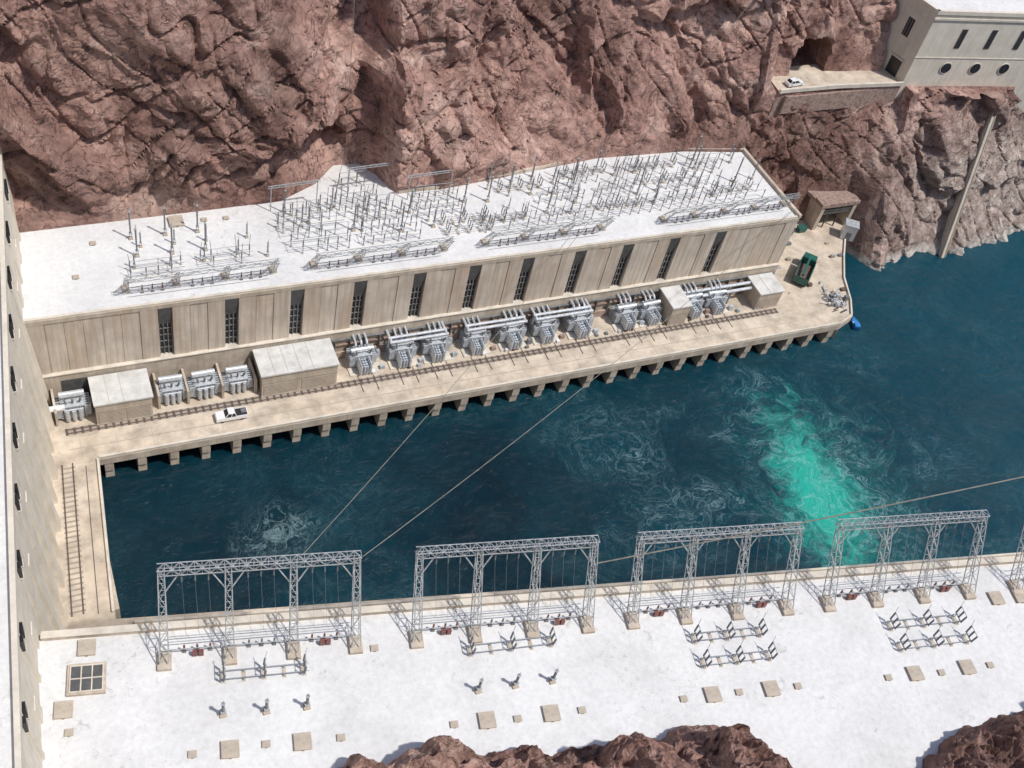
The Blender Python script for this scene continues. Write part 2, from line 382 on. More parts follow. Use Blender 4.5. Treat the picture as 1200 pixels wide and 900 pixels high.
# ------------------------------------------------------------ facade with louvred slots. local: x along, y outward(+), z up
SLOTS=[21.1,32.6,44.4,56.2,67.8,79.1,90.3,101.7,112.6,123.6,134.9]
def facade(M,a0,a1,slots,z0=6,z1=26):
    M.box(a0,a1,-1.6,-0.9,z0,z1-0.05,M_WALL)
    edges=[a0]
    for s in slots: edges+=[s-1.2,s+1.2]
    edges.append(a1)
    for i in range(0,len(edges),2):
        e0,e1=edges[i],edges[i+1]; zt=z1-0.9
        wdt=e1-e0; k=max(1,round(wdt/3.1)); st=wdt/k
        for j in range(k):
            M.box(e0+j*st+0.04,e0+(j+1)*st-0.04,-0.9,0.0 if j not in (0,k-1) else 0.12,12.9,zt,M_WALL)
            if j: M.box(e0+j*st-0.04,e0+j*st+0.04,-0.9,-0.10,12.9,zt,M_WALL)
    M.box(a0,a1,-0.9,0.18,z1-0.9,z1-0.02,M_CONC)
    M.box(a0,a1,-0.9,0.55,z0,12.7,M_CONC)
    M.box(a0,a1,-0.9,0.75,12.7,12.9,M_PALE)
    for s in slots:
        M.box(s-1.2,s+1.2,-0.9,-0.78,12.9,z1-0.9,M_DARK)
        M.add([(s-1.15,-0.55,20.6),(s+1.15,-0.55,20.6),(s+1.15,0.2,z1-0.9),(s-1.15,0.2,z1-0.9),(s-1.15,-0.7,20.6),(s+1.15,-0.7,20.6),(s+1.15,0.0,z1-0.9),(s-1.15,0.0,z1-0.9)],
              [(0,1,2,3),(4,7,6,5),(0,4,5,1),(1,5,6,2),(2,6,7,3),(3,7,4,0)],M_SLOT)
        for q in (-1.1,-0.37,0.37,1.1):
            M.box(s+q-0.08,s+q+0.08,-0.78,-0.5,12.9,20.7,M_MULL)
        for zz in (14.5,16.1,17.7,19.3): M.box(s-1.15,s+1.15,-0.77,-0.56,zz,zz+0.12,M_MULL)
def parapet(M,pts,z0,z1,t,mat,closed=True):
    n=len(pts); rng=range(n if closed else n-1)
    for i in rng:
        p=Vector(pts[i]).to_3d();q=Vector(pts[(i+1)%n]).to_3d(); d=(q-p).normalized()*t*0.5
        zc=(z0+z1)/2; p.z=q.z=zc+0.003*(i%3)
        M.beam(p-d,q+d,t,mat,z1-z0)
FR=[(-2.4,143.2),(154.2,143.2),(153.2,166.5),(138,168.9),(117,169.8),(100,167.2),(80,164.9),(70.6,164.9),(68.2,171.3),(65.5,175.6),(59.6,175.6),(54.8,170.7),(47.2,166.8),(-3,165.8)]
far=empty('powerhouse_building')
m=MB(); m.prism(FR,24.8,26.0,M_CONC,M_ROOF); m.obj('roof',far)
m=MB(); parapet(m,FR[1:],26,26.75,0.7,M_CONC,False); m.box(-2.4,154.2,142.95,143.45,26,26.35,M_PALE)
m.obj('parapet',far)
m=MB(); m.T=lambda p:Vector((p.x,143.0-p.y,p.z)); facade(m,-1.5,154.2,SLOTS)
m.T=None; m.box(153.2,154.2,143.6,166,6,24.8,M_WALL); m.box(-2,0,143.6,166,0,24.8,M_WALL)
m.box(2.8,8.2,142.3,142.5,6,11.2,M_SLOT)
m.obj('facade',far)

A=math.atan2(-0.186,0.9825); E=Vector((math.cos(A),math.sin(A),0)); Nn=Vector((-math.sin(A),math.cos(A),0)); N0=Vector((-4.7,84.4,0))
def NW(p): return N0+E*p.x+Nn*p.y+Vector((0,0,p.z))
near=empty('powerhouse_building')
m=MB(); m.T=NW; m.prism([(-8,0),(162,0),(162,-48),(-8,-36)],24.8,26.0,M_CONC,M_ROOF); m.obj('roof',near)
m=MB(); m.T=NW; facade(m,-4,162,[s+4 for s in SLOTS]); m.box(161,162,-46,-1.7,6,24.8,M_WALL); m.obj('facade',near)
m=MB(); m.T=NW; m.box(-1.2,162,-0.75,0.14,26,26.8,M_CONC); m.box(-1.2,162,-0.85,0.22,26.8,26.92,M_PALE); m.box(161.3,162,-46,-0.9,26,26.7,M_CONC)
m.obj('parapet',near)

# ------------------------------------------------------------ central powerhouse + dam
def topX(Y): return -1.3-(158-Y)*0.085
cen=empty('powerhouse_building')
m=MB()
def wallstrip(m,y0,y1,z0,z1,dx0,dx1,mat,n=1,back=3.0):
    vs=[];fs=[]
    for k in range(n+1):
        y=y0+(y1-y0)*k/n
        vs+=[(topX(y)+dx0,y,z0),(topX(y)+dx1,y,z1),(topX(y)-back,y,z1),(topX(y)-back,y,z0)]
    for k in range(n):
        o=4*k
        fs+=[(o,o+4,o+5,o+1),(o+1,o+5,o+6,o+2),(o+2,o+6,o+7,o+3)]
    fs+=[(0,1,2,3),(4*n,4*n+3,4*n+2,4*n+1)]
    m.add(vs,fs,mat)
wallstrip(m,40,170,0,39.9,3.2,0,M_CREAM,6)
y=52
while y<166:
    wallstrip(m,y-1.0,y+1.0,6,30,3.6,0.95,M_CREAM,1,1.0)
    wallstrip(m,y+4.7,y+5.5,6,38.6,3.35,0.2,M_CREAM,1,1.0)
    y+=10.6
wallstrip(m,40,170,38.9,40.3,0.35,0.3,M_PALE,6,.3)
m.obj('facade',cen)
m=MB()
y=57.5
while y<166:
    for dy in (-0.9,0.9):
        X=topX(y+dy)
        m.box(X-0.4,X+0.68,y+dy-0.5,y+dy+0.5,35.8,38.2,M_DARK)
        m.box(X-0.4,X+0.78,y+dy-0.6,y+dy+0.6,35.5,35.8,M_PALE)
    y+=10.6
m.obj('windows',cen)
m=MB(); m.add([(-70,40,40.02),(topX(40)-0.2,40,40.02),(topX(170)-0.2,170,40.02),(-70,170,40.02)],[(0,1,2,3)],M_ROOF); m.obj('roof',cen)
m=MB(); wallstrip(m,40,170,40.31,40.9,0.35,0.35,M_CREAM,6,0.35)
m.obj('parapet',cen)
m=MB(); vs=[];fs=[]
for k in range(17):
    y=-20+k*15; bul=25*(1-((y-100)/120)**2)
    vs+=[(-140,y,0),(-78+bul*0.2,y,0),(-112+bul*0.7,y,178),(-125+bul*0.7,y,178)]
for k in range(16):
    o=4*k; fs+=[(o+1,o+5,o+6,o+2),(o+2,o+6,o+7,o+3)]
m.add(vs,fs,M_CREAM); m.obj('concrete_dam')

# ------------------------------------------------------------ service decks
road=empty('service_road_deck')
DK=[(-3,143.2),(-3,127.8),(6.5,127.8),(165,127.8),(169.5,129.6),(172.2,134),(175,141),(179.6,148),(185.5,156),(188.5,160),(187,166),(176,166),(154,167),(154,143.2)]
m=MB(); m.prism(DK,4.4,6.0,M_CONC,M_DECK); m.obj('slab',road)
CP=[(-9,127.78),(6.5,127.78),(4.1,96.2),(-9,98.6)]
m=MB(); m.prism(CP,4.41,6.006,M_CONC,M_DECK)
m.box(-6,5.0,99.0,127.0,-2,4.4,M_CONC); m.obj('dam_side_slab',road)
m=MB(); m.T=NW; m.prism([(-6,0.6),(175,0.6),(175,12.6),(9.2,13.4),(-6,13.4)],4.4,6.0,M_CONC,M_DECK); m.box(9.3,175,12.0,12.4,6.0,6.9,M_PALE)
m.box(6,175,2,11,-2,4.38,M_WALL); m.obj('near_slab',road)
m=MB()
m.box(6.5,165,127.85,128.25,6.0,6.55,M_PALE)
m.beam((6.3,127.9,6.25),(3.95,97.6,6.25),0.4,M_PALE,0.5)
tip=[(165,128.1),(169.3,129.9),(171.9,134.2),(174.7,141.2),(179.3,148.2),(185.2,156.2)]
for a,b in zip(tip,tip[1:]): m.beam((a[0],a[1],6.25),(b[0],b[1],6.25),0.35,M_PALE,0.5)
m.box(0,153,133.2,133.28,6.004,6.03,M_PALE)
def track(m,x0,x1,y,g=1.0,tie=0.9):
    m.box(x0,x1,y-g/2-0.42,y+g/2+0.42,6.004,6.012,M_DOOR)
    m.box(x0,x1,y-g/2-0.1,y-g/2+0.1,6.012,6.1,M_RUST); m.box(x0,x1,y+g/2-0.1,y+g/2+0.1,6.012,6.1,M_RUST)
    x=x0
    while x<x1: m.box(x,x+tie*0.35,y-g/2-0.35,y+g/2+0.35,6.013,6.05,M_RUST); x+=tie
track(m,2,152,135.0,0.8,1.3)
m.box(2,152,131.0,131.1,6.004,6.02,M_DOOR)
for k in range(0,26): m.box(4+k*6,4.05+k*6,128.4,133.1,6.004,6.012,M_DOOR)
for yy in range(99,128):
    o=(yy-128)*0.085
    m.box(0.2+o,2.6+o,yy,yy+0.3,6.01,6.05,M_DOOR)
for o in (0.5,2.2): m.beam((o-2.5,98.5,6.1),(o,128,6.1),0.2,M_RUST,0.1)
m.beam((1.8,98,6.04),(4.2,127,6.04),0.12,M_RUST,0.06)
for yy in (101,105.5,110,114.5,119,123.5): m.box(-4.0+(yy-128)*.08,-3.4+(yy-128)*.08,yy,yy+1.2,6.006,6.5,M_RUST)
m.obj('rails_and_kerbs',road)
m=MB()
x=8.0
while x<166:
    m.box(x-0.75,x+0.75,128.3,139,-3,4.4,M_CONC)
    m.box(x-0.75,x+0.75,127.95,128.3,2.2,4.4,M_CONC)
    x+=5.55
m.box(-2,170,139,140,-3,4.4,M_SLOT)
m.prism([(166.5,129),(168.5,130.5),(171,134),(174,141),(178.5,148),(184.5,156),(188,160.5),(170,162),(160,150),(160,139)],-3,4.38,M_CONC)
m.obj('piers',road)

TX=(56.7,64.8,71.8,80.2,88.2,95.7,103.6,114.6,120.6,131.0,137.2)
m=MB()
for X in (1.0,18.3,23.4,29.6,35.6): m.box(X-0.2,X+0.2,136.6,142.3,6,9.6,M_CONC)
for X in TX:
    m.box(X-2.9,X+2.9,136.6,141.5,6.0,6.25,M_PALE)
    m.box(X-1.6,X-1.45,132.4,136.5,6.015,6.09,M_RUST); m.box(X+1.45,X+1.6,132.4,136.5,6.015,6.09,M_RUST)
m.box(51.5,153.5,141.6,142.2,6,7.6,M_REDW); m.box(51.5,153.5,141.9,142.3,9.4,9.55,M_MASON); m.box(51.5,153.5,141.9,142.3,10.8,10.92,M_STEELD)
for k in range(35): X=52+k*2.98; m.box(X-0.08,X+0.08,141.7,142.35,7.6,10.8,M_STEELD)
r=random.Random(3)
for X in [TX[i]+3.7 for i in range(11)]:
    m.box(X-.35,X+.35,140.2,140.9,6.0,8.0,M_TANK)
    m.box(X-.5,X+.5,137.2,137.9,6.0,6.0+r.uniform(.7,1.4),r.choice([M_MASON,M_STEELD,M_TANK]))
for k in range(24):
    X=r.uniform(52,152); m.box(X-.3,X+.3,136.2,136.6+r.uniform(0,.5),6.02,6.02+r.uniform(.2,.8),r.choice([M_WHITE,M_STEELD,M_TANK,M_RUST]))
m.obj('transformer_bays',road)

# ------------------------------------------------------------ transformers
def transformer(kind):
    m=MB()
    m.box(-1.5,1.5,-1.2,1.2,0.35,3.1,M_TANK); m.box(-1.65,1.65,-1.35,1.35,3.1,3.25,M_SILV)
    for x in (-1,0,1): m.box(x-0.06,x+0.06,-1.32,-1.2,0.5,3.0,M_SILV)
    m.box(-1.6,1.6,-1.0,-0.7,0,0.35,M_STEELD); m.box(-1.6,1.6,0.7,1.0,0,0.35,M_STEELD)
    for sx in (-1,1):
        for k in range(6):
            y=-1.3+k*0.5; m.box(min(sx*1.62,sx*2.6),max(sx*1.62,sx*2.6),y,y+0.16,0.7,3.0,M_TANK)
        m.cyl((sx*1.75,-1.4,2.95),(sx*1.75,1.6,2.95),0.13,M_SILV); m.cyl((sx*1.75,-1.4,0.75),(sx*1.75,1.6,0.75),0.13,M_SILV)
    if kind==0:
        m.cyl((-1.9,0.5,4.25),(1.9,0.5,4.25),0.52,M_SILV,14); m.beam((-1,0.5,3.2),(-1,0.5,3.9),0.18,M_STEELD); m.beam((1,0.5,3.2),(1,0.5,3.9),0.18,M_STEELD)
        for x in (-1,0,1): m.insul((x,-0.5,3.2),(x*1.25,-0.95,4.6),0.2,M_PORC); m.cyl((x*1.25,-0.95,4.6),(x*1.27,-0.98,4.9),0.05,M_STEEL)
        for k in range(3): m.cyl((-1.0+k*1.0,-1.75,0.6),(-1.0+k*1.0,-1.75,2.8),0.34,M_SILV,12)
        m.cyl((-1.4,-1.75,2.95),(1.4,-1.75,2.95),0.14,M_SILV)
    else:
        for sx in (-1,1):
            for k in range(4):
                y=-1.4-k*0.62; m.cyl((sx*0.95,y,0.5),(sx*0.95,y,2.5),0.27,M_SILV,10); m.cyl((sx*0.95,y,2.5),(sx*0.95,y,2.7),0.27,M_SILV,10,0.1)
                m.cyl((sx*0.25,y,0.5),(sx*0.25,y,2.3),0.24,M_TANK,10)
            m.cyl((sx*0.95,-1.2,2.75),(sx*0.95,-3.5,2.75),0.12,M_SILV)
        for x in (-1.1,0,1.1):
            m.cyl((x,0.6,3.2),(x,0.6,4.4),0.22,M_SILV,12); m.cyl((x,0.6,4.4),(x,1.2,4.9),0.22,M_SILV,12); m.cyl((x,1.2,4.9),(x,2.8,4.9),0.22,M_SILV,12)
        m.cyl((-2.3,-0.4,4.1),(2.0,-0.4,4.1),0.45,M_SILV,14); m.beam((-1.2,-0.4,3.2),(-1.2,-0.4,3.8),0.15,M_STEELD); m.beam((1.1,-0.4,3.2),(1.1,-0.4,3.8),0.15,M_STEELD)
        m.insul((1.2,-0.9,3.2),(1.5,-1.3,4.7),0.18,M_PORC); m.insul((-1.2,-0.9,3.2),(-1.5,-1.3,4.7),0.18,M_PORC)
    return m.mesh('power_transformer')
T0=transformer(0);T1=transformer(1)
for X,s in ((4.0,1.1),(20.8,1.08),(26.6,1.08),(32.6,1.02)): put('power_transformer',T0,(X,139.0,6.0),random.uniform(-.02,.02),s)
for X in TX: put('power_transformer',T1,(X,139.7,6.25),random.uniform(-.06,.06),random.uniform(.98,1.1))
m=MB()
for x0,x1 in ((62,74),(78,91),(93,106)):
    for yy in (140.2,139.0):
        m.cyl((x0,yy,11.3),(x1,yy,11.3),0.3,M_SILV,12)
    for X in (x0+0.3,x1-0.3):
        m.cyl((X,140.2,11.3),(X,140.2,8.8),0.28,M_SILV,10); m.cyl((X,139,11.3),(X,142.3,11.3),0.28,M_SILV,10)
for yy,zz in ((140.6,10.4),(139.4,9.9)):
    m.cyl((126,yy,zz),(151,yy,zz),0.36,M_SILV,12)
    for X in (133,141,149): m.beam((X,yy,6),(X,yy,zz),0.25,M_STEELD)
m.cyl((126,139.4,9.9),(126,139.4,6.5),0.36,M_SILV,12); m.cyl((-2,138,9.2),(2.6,138,9.2),0.55,M_WHITE,12)
m.obj('bus_duct')

# ------------------------------------------------------------ sheds
def shed(x0,x1,y0,y1,h,doors):
    m=MB(); z=6
    m.box(x0,x1,y0,y1,z,z+h,M_SHED)
    m.box(x0-0.25,x1+0.25,y0-0.25,y1+0.1,z+h,z+h+0.35,M_ROOFSH)
    m.box(x0-0.12,x1+0.12,y0-0.12,y0-0.002,z,z+0.35,M_CONC)
    m.box(x0-0.06,x1+0.06,y0-0.06,y0-0.002,z+h*0.63,z+h*0.66,M_DOOR)
    n=doors; w=(x1-x0)/n
    for k in range(n):
        a=x0+k*w+0.5;b=x0+(k+1)*w-0.5
        m.box(a,b,y0-0.05,y0-0.003,z+0.36,z+h*0.58,M_DOOR)
        zz=z+0.6
        while zz<z+h*0.56: m.box(a,b,y0-0.09,y0-0.051,zz,zz+0.07,M_SHED); zz+=0.35
        m.box(a-0.12,a-0.01,y0-0.1,y0-0.004,z+0.36,z+h*0.6,M_CONC); m.box(b+0.01,b+0.12,y0-0.1,y0-0.004,z+0.36,z+h*0.6,M_CONC)
    for k in range(1,int((x1-x0)/2.4)): X=x0+k*2.4; m.box(X-0.03,X+0.03,y0-0.2,y1,z+h+0.351,z+h+0.40,M_SHED)
    m.obj('equipment_shed')
shed(7.4,16.9,135.4,141.9,5.2,2)
shed(36.4,50.6,135.4,142.0,5.6,2)
shed(123.9,128.2,135.9,142.0,5.2,1)
shed(146.6,152.6,136.3,142.0,4.6,1)

# ------------------------------------------------------------ vehicles
def vehicle(name,loc,rz,L,W,kind,paint):
    m=MB(); hw=W/2
    prof={'pickup':[(-L/2,0.45),(L/2,0.45),(L/2,0.95),(L/2-0.15,1.1),(L*0.22,1.2),(-L/2,1.2)],
          'car':[(-L/2,0.35),(L/2,0.35),(L/2,0.7),(L*0.25,0.95),(-L/2+0.1,1.0),(-L/2,0.8)]}[kind]
    cab={'pickup':[(-L*0.12,1.2),(L*0.22,1.2),(L*0.12,1.88),(-L*0.1,1.9)],'car':[(-L*0.42,0.98),(L*0.22,0.95),(L*0.05,1.45),(-L*0.3,1.48)]}[kind]
    def ext(pr,w0,w1,mat):
        n=len(pr); vs=[]
        zt=max(p[1] for p in pr); zb=min(p[1] for p in pr)
        for sgn in (-1,1):
            for x,z in pr: vs.append((x,sgn*(w0+(w1-w0)*((z-zb)/(zt-zb))),z))
        m.add(vs,[tuple(range(n)),tuple(range(2*n-1,n-1,-1))]+[(i,n+i,n+(i+1)%n,(i+1)%n) for i in range(n)],mat)
    ext(prof,hw,hw-0.06,paint); ext(cab,hw-0.08,hw-0.28,M_DARK)
    (a,z0),(b,_),(c,z1),(d,_)=cab
    m.box(d+0.05,c-0.05,-(hw-0.24),hw-0.24,z1-0.02,z1+0.05,paint)
    for y in (-1,1):
        for (xa,za),(xb,zb2) in (((a,z0),(d,z1)),((b,z0),(c,z1)),(((a+b)/2-.1,z0),((c+d)/2-.1,z1))):
            m.beam((xa,y*(hw-0.09),za),(xb,y*(hw-0.27),zb2),0.1,paint)
    if kind=='pickup':
        m.box(-L/2+0.12,-L*0.13,-(hw-0.16),hw-0.16,1.203,1.215,M_TYRE)
        m.box(-L/2+0.3,-L*0.3,-0.5,0.4,1.216,1.4,M_STEELD)
    for x in (-L*0.31,L*0.32):
        for y in (-hw+0.02,hw-0.24): m.cyl((x,y,0.36),(x,y+0.22,0.36),0.36,M_TYRE,14); 
        m.cyl((x,-hw,0.36),(x,-hw-0.01,0.36),0.2,M_STEEL,10)
    m.box(L/2-0.02,L/2+0.02,-hw+0.1,-hw+0.4,0.7,0.88,M_STEEL); m.box(L/2-0.02,L/2+0.02,hw-0.4,hw-0.1,0.7,0.88,M_STEEL)
    o=m.obj(name);o.location=loc;o.rotation_euler=(0,0,rz)
vehicle('pickup_truck',(30.0,131.9,6.03),math.pi,5.7,2.0,'pickup',M_WHITE)
vehicle('car',(163.5,170.4,40.03),0.1,4.5,1.8,'car',M_WHITE)
m=MB()
m.box(-4.2,1.6,-1.2,1.2,0.8,1.0,M_GREEN)
for y in (-1.25,1.15): m.box(-4.2,1.6,y,y+0.1,1.0,2.5,M_GREEN)
m.box(-4.25,-4.15,-1.25,1.25,1.0,2.5,M_GREEN); m.box(1.55,1.65,-1.25,1.25,1.0,2.9,M_GREEN)
m.box(-4.1,1.5,-1.1,1.1,1.0,1.5,M_RUST)
for k in range(6): m.box(-4+k*1.0,-3.85+k*1.0,-1.32,-1.25,1.0,2.5,M_GREEN); m.box(-4+k*1.0,-3.85+k*1.0,1.25,1.32,1.0,2.5,M_GREEN)
m.box(1.9,4.0,-1.15,1.15,0.7,1.9,M_GREEN); m.box(2.0,3.6,-1.05,1.05,1.9,2.7,M_DARK); m.box(1.95,3.5,-1.1,1.1,2.7,2.8,M_GREEN)
m.beam((-3.5,0,2.6),(1.5,0,3.2),0.35,M_GREEN)
for x in (-3.2,-2.1,2.9):
    for y in (-1.2,0.9): m.cyl((x,y,0.5),(x,y+0.3,0.5),0.5,M_TYRE,14)
o=m.obj('green_lorry'); o.location=(164.9,144.4,6.02); o.rotation_euler=(0,0,0.75); o.scale=(1.2,1.4,1.15)
m=MB(); m.add([(-.9,-.6,0),(.9,-.6,0),(.9,.6,0),(-.9,.6,0),(-1.1,-.8,1.3),(1.1,-.8,1.3),(1.1,.8,1.3),(-1.1,.8,1.3)],[(0,1,5,4),(1,2,6,5),(2,3,7,6),(3,0,4,7),(0,3,2,1)],M_GREEN)
m.box(-1.12,1.12,-.82,.82,1.3,1.42,M_GREEN); m.box(-0.05,0.05,-.84,.84,1.42,1.48,M_STEELD); me=m.mesh('refuse_skip')
for x,y,r in ((168.5,157.5,0.2),(173.0,158.2,0.0),(165,156.5,0.5)): put('refuse_skip',me,(x,y,6.01),r)
m=MB(); m.box(-1.6,1.6,-1.4,1.4,0.15,4.2,M_WHITE); m.box(-1.7,1.7,-1.5,1.5,4.2,4.35,M_STEEL)
for k in range(8): m.box(-1.5+k*0.42,-1.42+k*0.42,-1.46,-1.4,0.2,4.1,M_STEEL)
m.box(-0.6,0.6,-1.5,-1.463,0.3,2.4,M_STEELD); o=m.obj('white_cabin'); o.location=(184.0,154.2,6.0);o.rotation_euler=(0,0,-0.6)
m=MB()
for k in range(46):
    x,y=random.gauss(0,1.2),random.gauss(0,2.0); a=random.uniform(0,6.28); l=random.uniform(.6,1.8)
    m.beam((x,y,random.uniform(.1,.4)),(x+l*math.cos(a),y+l*math.sin(a),random.uniform(.2,1.3)),random.uniform(.1,.35),random.choice([M_STEEL,M_STEELD,M_WHITE,M_SILV,M_RUST]))
for k in range(6): x,y=random.gauss(0,1.0),random.gauss(0,1.6); m.box(x-.5,x+.5,y-.4,y+.4,0,random.uniform(.6,1.4),random.choice([M_STEELD,M_TANK,M_SILV]))
o=m.obj('scrap_metal_pile'); o.location=(168.0,135.0,6.0)
m=MB(); pr=[(-1.6,-.6),(-1.6,.6),(0.6,.7),(2.0,0),(0.6,-.7)]
m.add([(x*.85,y*.7,0) for x,y in pr]+[(x,y,.8) for x,y in pr],[(4,3,2,1,0)]+[(i,(i+1)%5,5+(i+1)%5,5+i) for i in range(5)],M_BLUE)
m.add([(x*.92,y*.9,.7) for x,y in pr],[(0,1,2,3,4)],M_BLUE); m.box(-1.5,-.3,-.5,.5,.7,1.2,M_BLUE); m.box(-.1,.1,-.6,.6,.72,.85,M_WHITE)
o=m.obj('blue_boat'); o.location=(174.4,131.6,-0.05); o.rotation_euler=(0,0,1.2); o.scale=(1.15,1.3,1.15)
m=MB(); r=random.Random(8)
for k in range(14):
    x=r.uniform(156,178);y=r.uniform(134,156)
    if x>172: y=max(y,148)
    a=r.uniform(.5,1.4); m.box(x,x+a,y,y+a*.7,6.01,6.01+r.uniform(.15,.9),r.choice([M_STEELD,M_DOOR,M_TANK,M_PALE,M_RUST]))
m.obj('stacked_crates')

# ------------------------------------------------------------ tunnel portal at terrace
m=MB()
m.box(176.2,177.2,158.0,166,6,12.9,M_CONC); m.box(185.8,186.8,158.0,166,6,12.9,M_CONC); m.box(175.9,187.1,157.8,161.0,12.9,13.9,M_MASON)
m.prism([(175.5,160.9),(187.5,160.9),(189,170),(174,170)],12.95,13.85,M_MASON)
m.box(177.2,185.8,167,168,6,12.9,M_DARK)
for k in range(3): m.box(177.2,185.8,158.2,158.45,12.3-k*0.9,12.7-k*0.9,M_SLOT)
for x in (179.5,182.8): m.beam((x,158.6,6),(x,158.6,12.9),0.25,M_RUST)
m.obj('tunnel_portal')

# ------------------------------------------------------------ ledge road, valve house, chute
m=MB(); m.prism([(158.5,168.6),(175,168.5),(192.2,167.4),(196,178),(159,177)],33,40.0,M_MASON,M_DECK)
m.obj('ledge_road')
m=MB(); m.box(160.5,192.3,167.7,168.3,34.4,38.9,M_MASON)
m.beam((158.5,168.3,40.2),(175,168.35,40.2),0.5,M_PALE,0.9); m.beam((175,168.35,40.2),(192.2,167.3,40.2),0.5,M_PALE,0.9)
m.obj('retaining_wall')
vh=empty('valve_house_building')
VP=[(192.4,167.6),(246,160.8),(249,184),(187.6,188)]
m=MB(); m.prism(VP,32,58,M_CREAM,M_ROOF); m.obj('walls',vh)
m=MB(); parapet(m,VP,58,58.9,0.7,M_CREAM); 
d=Vector((246-192.4,160.8-167.6,0)).normalized(); nn=Vector((d.y,-d.x,0))
def VF(p): return Vector((192.4,167.6,0))+d*p.x+nn*p.y+Vector((0,0,p.z))
m.T=VF; m.box(-0.2,54,0.0,0.3,56.6,57.1,M_PALE); m.box(-0.2,54,0.003,0.12,46.9,47.1,M_PALE)
m.obj('trim',vh)
m=MB(); m.T=VF
for k in range(6):
    a=9.6+8.15*k
    m.box(a-0.75,a+0.75,0.002,0.1,49.6,54.4,M_SLOT)
    for q in (-0.4,0.0,0.4): m.box(a+q-0.07,a+q+0.07,0.1,0.16,49.6,54.4,M_DARK)
    m.cyl((a,0.0,44.4),(a,0.2,44.4),1.45,M_PALE,24); m.cyl((a,0.205,44.4),(a,0.22,44.4),1.3,M_DARK,24); m.box(a-0.04,a+0.04,0.221,0.26,43.2,45.6,M_SLOT)
m.T=None
d2=Vector((187.6-192.4,188-167.6,0)).normalized(); n2=Vector((-d2.y,d2.x,0))
def VL(p): return Vector((192.4,167.6,0))+d2*p.x+n2*p.y+Vector((0,0,p.z))
m.T=VL
for a in (5.0,12.0):
    m.box(a-0.9,a+0.9,0.002,0.1,49.6,54.0,M_DARK)
    for q in (-0.4,0.4): m.box(a+q-0.07,a+q+0.07,0.1,0.2,49.6,54.0,M_MULL)
m.box(2.4,5.6,0.002,0.12,40.2,44.4,M_DARK); m.box(2.1,5.9,0.12,0.3,44.4,44.8,M_PALE)
m.obj('windows_and_doors',vh)
m=MB(); P0=Vector((213.6,149.0,-0.5));P1=Vector((219.6,163.0,37))
m.beam(P0,P1,1.3,M_PALE,2.6)
for s in (-0.6,0.6): m.beam(P0+Vector((s,-0.5,.4)),P1+Vector((s,-.5,.4)),0.2,M_CONC,2.2)
m.obj('cliff_stair_chute')

# ------------------------------------------------------------ gantries
def gantry(cols,H,lean,sp=8.5,bw=1.2,k1=1.0,pl=True):
    m=MB(); s=M_STEEL
    L=(cols-1)*sp; up=Vector((0,lean,H)).normalized(); out=Vector((1,0,0)).cross(up)
    t=0.115*k1
    for k in range(cols):
        x=k*sp
        m.box(x-0.9*k1,x+0.9*k1,-1.5*k1,1.2*k1,0,0.55*k1,M_CONC)
        m.lattice((x,0,0.5),(x,lean,H),(1,0,0),out,1.1*k1,2.0*k1,0.8*k1,0.95*k1,8 if k1>.9 else 4,t,s)
        for sg in (-1,1):
            if 0<=x+sg*2.6<=L:
                m.beam((x+sg*0.4,lean*0.76,H*0.76),(x+sg*2.5,lean,H-bw*0.4),0.14*k1,s)
    m.lattice((-0.5,lean,H),(L+0.5,lean,H),(0,1,0),(0,0,1),bw,bw,bw,bw,cols*(7 if k1>.9 else 5),t,s)
    for k in range(cols-1):
        for q in (0.3,0.5,0.7):
            x=(k+q)*sp
            if pl:
                m.insul((x,lean,H-0.8),(x,lean-0.5,H-2.4),0.11,M_PORC,5)
                m.beam((x,lean-0.5,H-2.4),(x+0.3,lean*0.30,H*0.2),0.03,M_STEELD)
    m.cyl((0.6,1.7,1.9),(L-0.6,1.7,1.9),0.07,s); m.cyl((0.6,2.6,1.7),(L-0.6,2.6,1.7),0.07,s)
    m.beam((0,0.9,1.2),(L,0.9,1.2),0.12,s)
    for k in range(cols-1):
        for q in (0.3,0.5,0.7):
            x=(k+q)*sp; mt=M_BRN if (k%2==0) else M_PORC
            m.insul((x,1.2,0.3),(x,1.2,1.7),0.16,mt,4); m.box(x-.25,x+.25,.95,1.45,0,.3,M_STEELD)
        if k%2==0 and pl:
            for q in (0.46,0.56): m.box((k+q)*sp-0.3,(k+q)*sp+0.3,0.25,0.75,0.1,1.1,M_BRN)
    return m.mesh('steel_lattice_gantry')
G=gantry(4,12,6.7)
for s0 in (14.5,48.6,81.2,113.9,148.5):
    p=NW(Vector((s0,-5.2,26.0))); put('steel_lattice_gantry',G,p,A)
GF=gantry(4,4.6,2.6,8.5,0.7,0.65,False); GF5=gantry(5,4.6,2.6,7.6,0.7,0.65,False)
for X1,g in ((41,GF),(74,GF),(108,GF),(153,GF5)):
    put('steel_lattice_gantry',g,(X1,147.6,26.0),math.pi)

